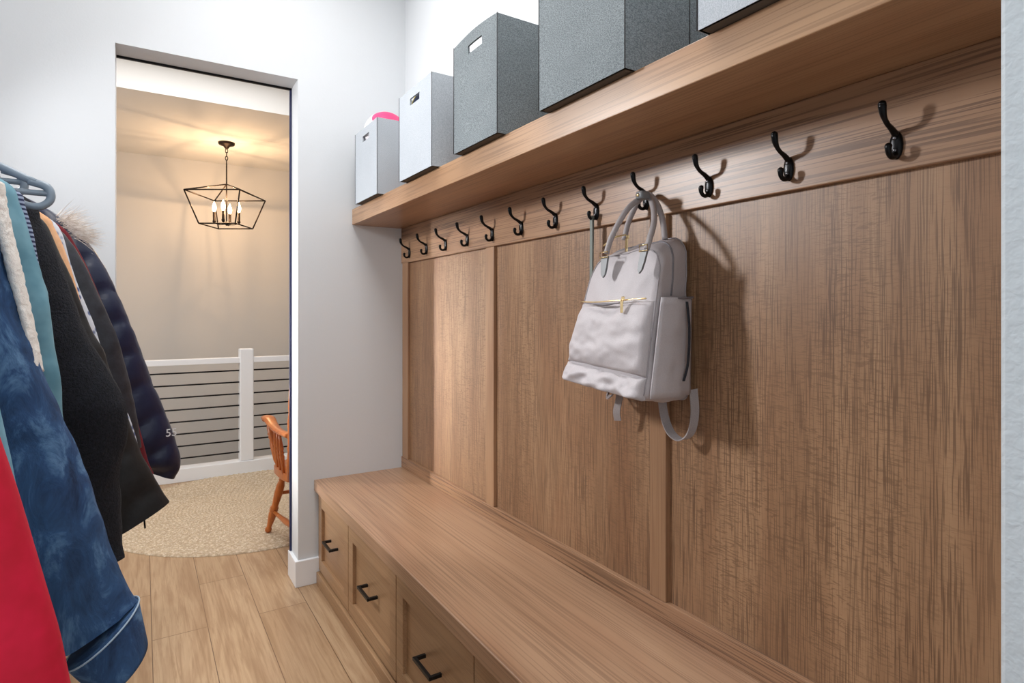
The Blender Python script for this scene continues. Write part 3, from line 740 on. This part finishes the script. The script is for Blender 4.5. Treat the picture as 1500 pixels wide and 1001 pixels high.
def garment(name, label, cat, y, m, pxedge, halfw, thick, hem, hw_torso=.21, th_torso=.045, quilt=0, wamp=.006, wsc=14, seed=0, trimat=None, sleeves=True, nseg=26, shoulder=True, hangm=None):
    g_ = thing(name, label, cat, (XC, y, hem))
    E = [(at(px, py, y=y).x, at(px, py, y=y).z) for px, py in pxedge]
    sh_ = E[0]
    if shoulder:   # from neck point to the traced shoulder
        E = [(XC+.06, max(sh_[1]+.07, 1.56)), ((XC+.06)*.5+sh_[0]*.5, sh_[1]*.45+max(sh_[1]+.07, 1.56)*.55)]+E
    hwid = [.03, .05]+list(halfw) if shoulder else list(halfw); tt = [.02, .03]+list(thick) if shoulder else list(thick)
    b = torso_mesh(y, (hem, 1.57), [hw_torso]*5+[hw_torso*.95, hw_torso*.8, hw_torso*.3], [th_torso]*5+[th_torso*.9, th_torso*.7, .02], wamp, wsc, seed, quilt*.5)
    bd = obj('body', b, m, g_, True)
    s1 = obj('sleeve', sleeve_mesh(E, hwid, tt, y, quilt, wamp, wsc, 80, nseg, seed), m, g_, True)
    obj('sleeve', mirror_bm(sleeve_mesh(E, hwid, tt, y, quilt, wamp, wsc, 50, nseg, seed+3)), m, g_, True)
    hanger(y, hangm or gh, 'grey hanger inside the '+name.replace('_', ' '), .17)
    return g_, E

# materials
def denim():
    t = NT('blue_denim'); n1 = t.noise(t.pos((1, 1, .5)), 26, 5, .7, .6); n2 = t.noise(t.pos(), 6, 3, .6); n3 = t.noise(t.pos((1, 1, 1)), 900, 2)
    c_ = t.ramp(n1, [(.3, lin((20, 36, 66))), (.50, lin((44, 76, 118))), (.70, lin((110, 148, 186)))])
    c_ = t.mix(t.ramp(n2, [(.4, (0, 0, 0)), (.65, (.35,)*3)]), c_, lin((70, 112, 156)))
    t.l(c_, t.b.inputs['Base Color']); t.set(Roughness=.9); t.bump(n1, .5, .006); return t.m
def knit(name, a, b_, sc=160, bs=1.0, d=.005, rough=.95):
    t = NT(name); n1 = t.noise(t.pos(), sc, 3, .7); c_ = t.ramp(n1, [(.35, lin(a)), (.7, lin(b_))]); t.l(c_, t.b.inputs['Base Color']); t.set(Roughness=rough); t.bump(n1, bs, d); return t.m
M['denim'] = denim()
M['sherpa'] = knit('cream_sherpa', (236, 228, 220), (250, 246, 240), 150, .5, .005)
M['fleece'] = knit('black_fleece', (10, 12, 20), (30, 33, 44), 220, 1.0, .006)
M['red'] = knit('crimson_cloth', (204, 8, 46), (226, 16, 62), 20, .15, .004, .7)
M['teal'] = knit('pale_teal_cloth', (98, 146, 164), (128, 174, 190), 14, .2, .004, .75)
M['paleblue'] = knit('pale_blue_cloth', (104, 158, 182), (140, 188, 206), 14, .2, .004, .8)
M['blackshell'] = knit('black_shell', (10, 10, 12), (22, 22, 26), 40, .3, .004, .6)
M['greyshell'] = knit('charcoal_shell', (26, 28, 36), (42, 44, 54), 40, .3, .004, .5)
M['navy'] = plain('navy_nylon', (16, 26, 58), .38, 0, (60, .3, .003))
M['peach'] = knit('peach_cloth', (226, 172, 128), (238, 190, 150), 30, .2, .003)
M['khaki'] = plain('khaki_cloth', (122, 112, 92), .8)
t = NT('navy_striped_cloth'); wv = t.n('TexWave', wave_type='BANDS', bands_direction='Z'); wv.inputs['Scale'].default_value = 42; t.l(t.pos(), wv.inputs['Vector'])
t.l(t.ramp(wv.outputs[0], [(.35, lin((34, 44, 82))), (.6, lin((150, 164, 190)))]), t.b.inputs['Base Color']); t.set(Roughness=.8); M['stripe'] = t.m
t = NT('white_print_cloth'); vv = t.n('TexVoronoi', i_Scale=55.); t.l(t.pos(), vv.inputs['Vector'])
t.l(t.ramp(vv.outputs['Distance'], [(.25, lin((70, 90, 140))), (.45, lin((206, 212, 222)))]), t.b.inputs['Base Color']); M['print'] = t.m

# crimson garment, nearest
garment('crimson_jacket', 'plain crimson jacket hanging nearest the camera at the left edge', 'jacket', .62, M['red'],
        [(-60, 470), (-20, 590), (10, 672), (40, 768), (66, 850), (86, 920), (99, 975), (112, 1040), (122, 1110)], [.05, .06, .07, .07, .07, .07, .07], [.03, .035, .04, .04, .04, .035, .03], .85, wamp=.003, wsc=9, seed=1)
# pale blue shirt between crimson and denim
garment('pale_blue_shirt', 'pale blue shirt showing as a thin strip between the crimson jacket and the denim jacket', 'shirt', .78, M['paleblue'],
        [(-40, 480), (0, 606), (20, 690), (42, 792), (58, 880), (66, 960), (72, 1050)], [.05, .06, .06, .06, .05, .05], [.025, .03, .03, .03, .025, .02], .85, wamp=.003, seed=2)
# denim jacket with sherpa
DY = .98
dj, E = garment('denim_jacket', 'blue denim jacket with cream sherpa lining hanging at the left', 'jacket', DY, M['denim'],
        [(-22, 330), (8, 395), (36, 470), (66, 545), (96, 612), (126, 690), (152, 765), (176, 830), (203, 880)], [.07, .075, .08, .085, .085, .085, .085, .085], [.04, .045, .05, .055, .055, .05, .05, .048], .90, wamp=.010, wsc=15, seed=5)
e0, e1 = at(203, 880, y=DY), at(217, 944, y=DY); c0_, c1_ = at(96, 975, y=DY), at(140, 1012, y=DY)
b = B(); cu = []
for f in (0, .08, .5, .92, 1):
    a_ = e0.lerp(e1, f); c_ = c0_.lerp(c1_, f); cen = (a_+c_)/2; u = (a_-c_)/2; sc_ = 1.012 if .05 < f < .95 else 1.0
    cu.append([b.verts.new(cen+u*math.cos(2*PI*k/28)*sc_+Vector((0, .052*sc_*math.sin(2*PI*k/28), 0))) for k in range(28)])
for a_, c_ in zip(cu, cu[1:]):
    for k in range(28): b.faces.new((a_[k], a_[(k+1) % 28], c_[(k+1) % 28], c_[k]))
b.faces.new(cu[0]); b.faces.new(cu[-1]); cf = obj('cuff', b, M['denim'], dj, True)
M['stitch'] = plain('pale_stitching', (176, 196, 214), .8)
b = B(); cen = (e0+c0_)/2; u = (e0-c0_)/2
tube(b, [cen+u*1.02*math.cos(2*PI*k/40)+Vector((0, .0535*math.sin(2*PI*k/40), .0)) for k in range(40)], .0012, 6, 1, closed=True); obj('cuff_stitching', b, M['stitch'], cf, True)
# seam down the sleeve
# sherpa lining strip along the open front edge
b = B(); SE = [(-2, 268), (3, 300), (14, 345), (27, 395), (40, 450), (52, 500), (62, 545)]
SP_ = smoothpath([at(px-6, py, y=DY+.012) for px, py in SE], 10)
rg = []
for i, p in enumerate(SP_):
    f = i/(len(SP_)-1); rr = .010*(1-.45*f)
    rg.append([b.verts.new(p+Vector((rr*math.cos(2*PI*k/16), .025*math.sin(2*PI*k/16), 0))+Vector((noise.noise(p*160+Vector((k, 0, 0))), noise.noise(p*150+Vector((0, k, 5))), 0))*.0018) for k in range(16)])
for a_, c_ in zip(rg, rg[1:]):
    for k in range(16): b.faces.new((a_[k], a_[(k+1) % 16], c_[(k+1) % 16], c_[k]))
b.faces.new(rg[0]); b.faces.new(rg[-1]); obj('sherpa_lining', b, M['sherpa'], dj, True, label='cream sherpa lining edge')
# teal shirt
garment('teal_jacket', 'pale teal jacket just behind the denim jacket', 'jacket', 1.14, M['teal'],
        [(14, 268), (30, 300), (44, 340), (58, 390), (70, 440), (80, 500), (88, 560), (92, 640), (94, 740)], [.05, .055, .06, .06, .06, .06, .06], [.03, .035, .035, .035, .035, .03, .03], .85, wamp=.007, wsc=16, seed=9)
garment('striped_shirt', 'navy and white striped shirt with pale collar behind the teal jacket', 'shirt', 1.25, M['stripe'],
        [(26, 280), (36, 300), (44, 325), (50, 350), (60, 400), (72, 460), (80, 540), (86, 640)], [.04, .045, .05, .05, .05, .05], [.02, .02, .02, .02, .02, .02], .90, wamp=.003, seed=12)
# grey empty hanger
h = hanger(1.30, gh, 'empty grey plastic hanger hooked on the rod above the jackets', .234, .019)
h2 = hanger(1.36, gh, 'second grey plastic hanger just behind the empty one', .190, .045)
# fleece
garment('fleece_jacket', 'black fleece jacket in the middle of the hanging coats', 'jacket', 1.42, M['fleece'],
        [(46, 296), (62, 326), (80, 366), (98, 412), (118, 462), (140, 510), (160, 550), (177, 582), (187, 612), (186, 645), (178, 690), (176, 740), (178, 795), (181, 815)], [.05, .06, .07, .075, .08, .08, .085, .085, .075, .07], [.04, .045, .05, .055, .055, .055, .05, .05, .045, .04], .80, wamp=.010, wsc=12, seed=15)
# black padded coat with pointed hem corner
VY = 1.62
vg, E = garment('black_coat', 'black padded coat with a wide sleeve end behind the fleece jacket', 'coat', VY, M['blackshell'],
        [(62, 322), (84, 362), (106, 412), (130, 472), (156, 530), (178, 585), (198, 640), (216, 682), (234, 714), (247, 735)], [.05, .06, .07, .08, .09, .10, .10, .10], [.035, .04, .045, .05, .05, .05, .05, .045], .74, wamp=.006, quilt=.06, seed=18)
b = B(); p = at(211, 758, y=VY); tube(b, [p, p+Vector((.002, 0, -.026))], .0020, 8, 1); obj('zip_toggle', b, M['black'], vg, True)
garment('peach_sweater', 'peach sweater showing as a strip between black coats', 'sweater', 1.74, M['peach'],
        [(70, 318), (80, 334), (92, 358), (104, 392), (114, 428), (124, 466), (134, 505)], [.035, .04, .045, .045, .045], [.018, .02, .02, .02, .02], 1.15, wamp=.002, seed=20)
garment('printed_shirt', 'white printed shirt edge showing among the dark coats', 'shirt', 1.84, M['print'],
        [(84, 330), (103, 385), (120, 432), (138, 474), (150, 515), (168, 568), (190, 612), (206, 664)], [.035, .04, .045, .045, .045], [.016, .018, .018, .018, .018], .95, wamp=.002, seed=21)
garment('charcoal_jacket', 'charcoal shell jacket just in front of the navy puffer', 'jacket', 1.98, M['greyshell'],
        [(88, 336), (106, 358), (124, 388), (142, 424), (160, 466), (176, 508), (190, 556), (200, 610), (206, 655)], [.05, .055, .06, .065, .07, .07], [.03, .035, .04, .04, .04, .035], .85, wamp=.006, seed=22)
g_, E = garment('maroon_vest', 'maroon garment glimpsed between the charcoal jacket and the navy puffer', 'vest', 2.10, knit('maroon_cloth', (96, 16, 28), (120, 24, 36), 30, .2, .003),
        [(92, 334), (110, 358), (127, 390), (140, 420), (158, 466), (174, 510), (190, 566), (205, 630), (216, 672), (225, 694)], [.04, .045, .05, .05, .05], [.02, .02, .02, .02, .02], .80, wamp=.003, seed=23)
# navy puffer
NY = 2.24
pf, E = garment('navy_puffer_coat', 'navy quilted puffer coat with fur-trimmed hood hanging last on the rod', 'coat', NY, M['navy'],
        [(92, 322), (114, 340), (134, 362), (150, 386), (166, 416), (184, 456), (202, 502), (218, 545), (234, 585), (250, 625), (261, 658), (264, 684), (256, 702)], [.06, .075, .085, .09, .095, .095, .095, .09, .085, .08, .045], [.05, .055, .06, .06, .06, .06, .055, .055, .05, .03], .62, quilt=.11, th_torso=.06, wamp=.007, wsc=13, seed=30)
# reflective number on the sleeve
fc = bpy.data.curves.new('sleeve_print', 'FONT'); fc.body = '55'; fc.size = .034; fc.extrude = .0006; fc.align_x = 'CENTER'
fo = bpy.data.objects.new('sleeve_print', fc); C.objects.link(fo); bpy.context.view_layer.update()
me = bpy.data.meshes.new_from_object(fo); bpy.data.objects.remove(fo); sp2 = bpy.data.objects.new('sleeve_print', me); C.objects.link(sp2); me.materials.clear(); me.materials.append(plain('white_print', (235, 238, 242), .6))
q = at(251, 639, y=NY-.066); sp2.parent = pf; sp2.location = q-pf.location; sp2.rotation_euler = (PI/2, 0, .25); sp2['label'] = 'small white printed digits on the sleeve'
# hood with fur trim
b = B(); hc = at(96, 345, y=NY); rg = []
b2 = B(); bmesh.ops.create_icosphere(b2, subdivisions=4, radius=1)
for v in b2.verts:
    n_ = v.co.copy(); v.co = Vector((XC+.085+n_.x*.10, NY+n_.y*.07, 1.545+n_.z*.055))+n_*noise.noise(n_*3)*.012
merge(b, b2); obj('hood', b, M['navy'], pf, True)
tf = NT('hood_fur'); tf.l(tf.ramp(tf.noise(tf.pos(), 60, 2), [(.35, lin((206, 192, 178))), (.65, lin((246, 240, 234)))]), tf.b.inputs['Base Color']); tf.set(Roughness=.8); M['fur'] = tf.m
b = B(); rnd = random.Random(4)
A0 = at(88, 318, y=NY-.02); A1 = at(118, 347, y=NY-.02)
for i in range(430):
    f = rnd.random(); p = A0.lerp(A1, f)+Vector((rnd.uniform(-.014, .008), rnd.uniform(-.035, .035), rnd.uniform(-.014, .008)))
    d = Vector((rnd.uniform(.3, 1.0)+.25*f, rnd.uniform(-.35, .35), rnd.uniform(-.25, .75)-.35*f)).normalized(); L_ = rnd.uniform(.025, .085)
    s_ = Vector((0, 1, 0)).cross(d).normalized()*.0007; q = p+d*L_*.55+Vector((0, 0, -.002)); e_ = p+d*L_+Vector((.002, 0, -.010*rnd.random()))
    v = [b.verts.new(x_) for x_ in (p-s_, p+s_, q+s_*.7, q-s_*.7, e_)]
    b.faces.new((v[0], v[1], v[2], v[3])); b.faces.new((v[3], v[2], v[4]))
o = obj('fur_trim', b, M['fur'], pf, label='pale beige fur trim of the hood'); o['kind'] = 'stuff'
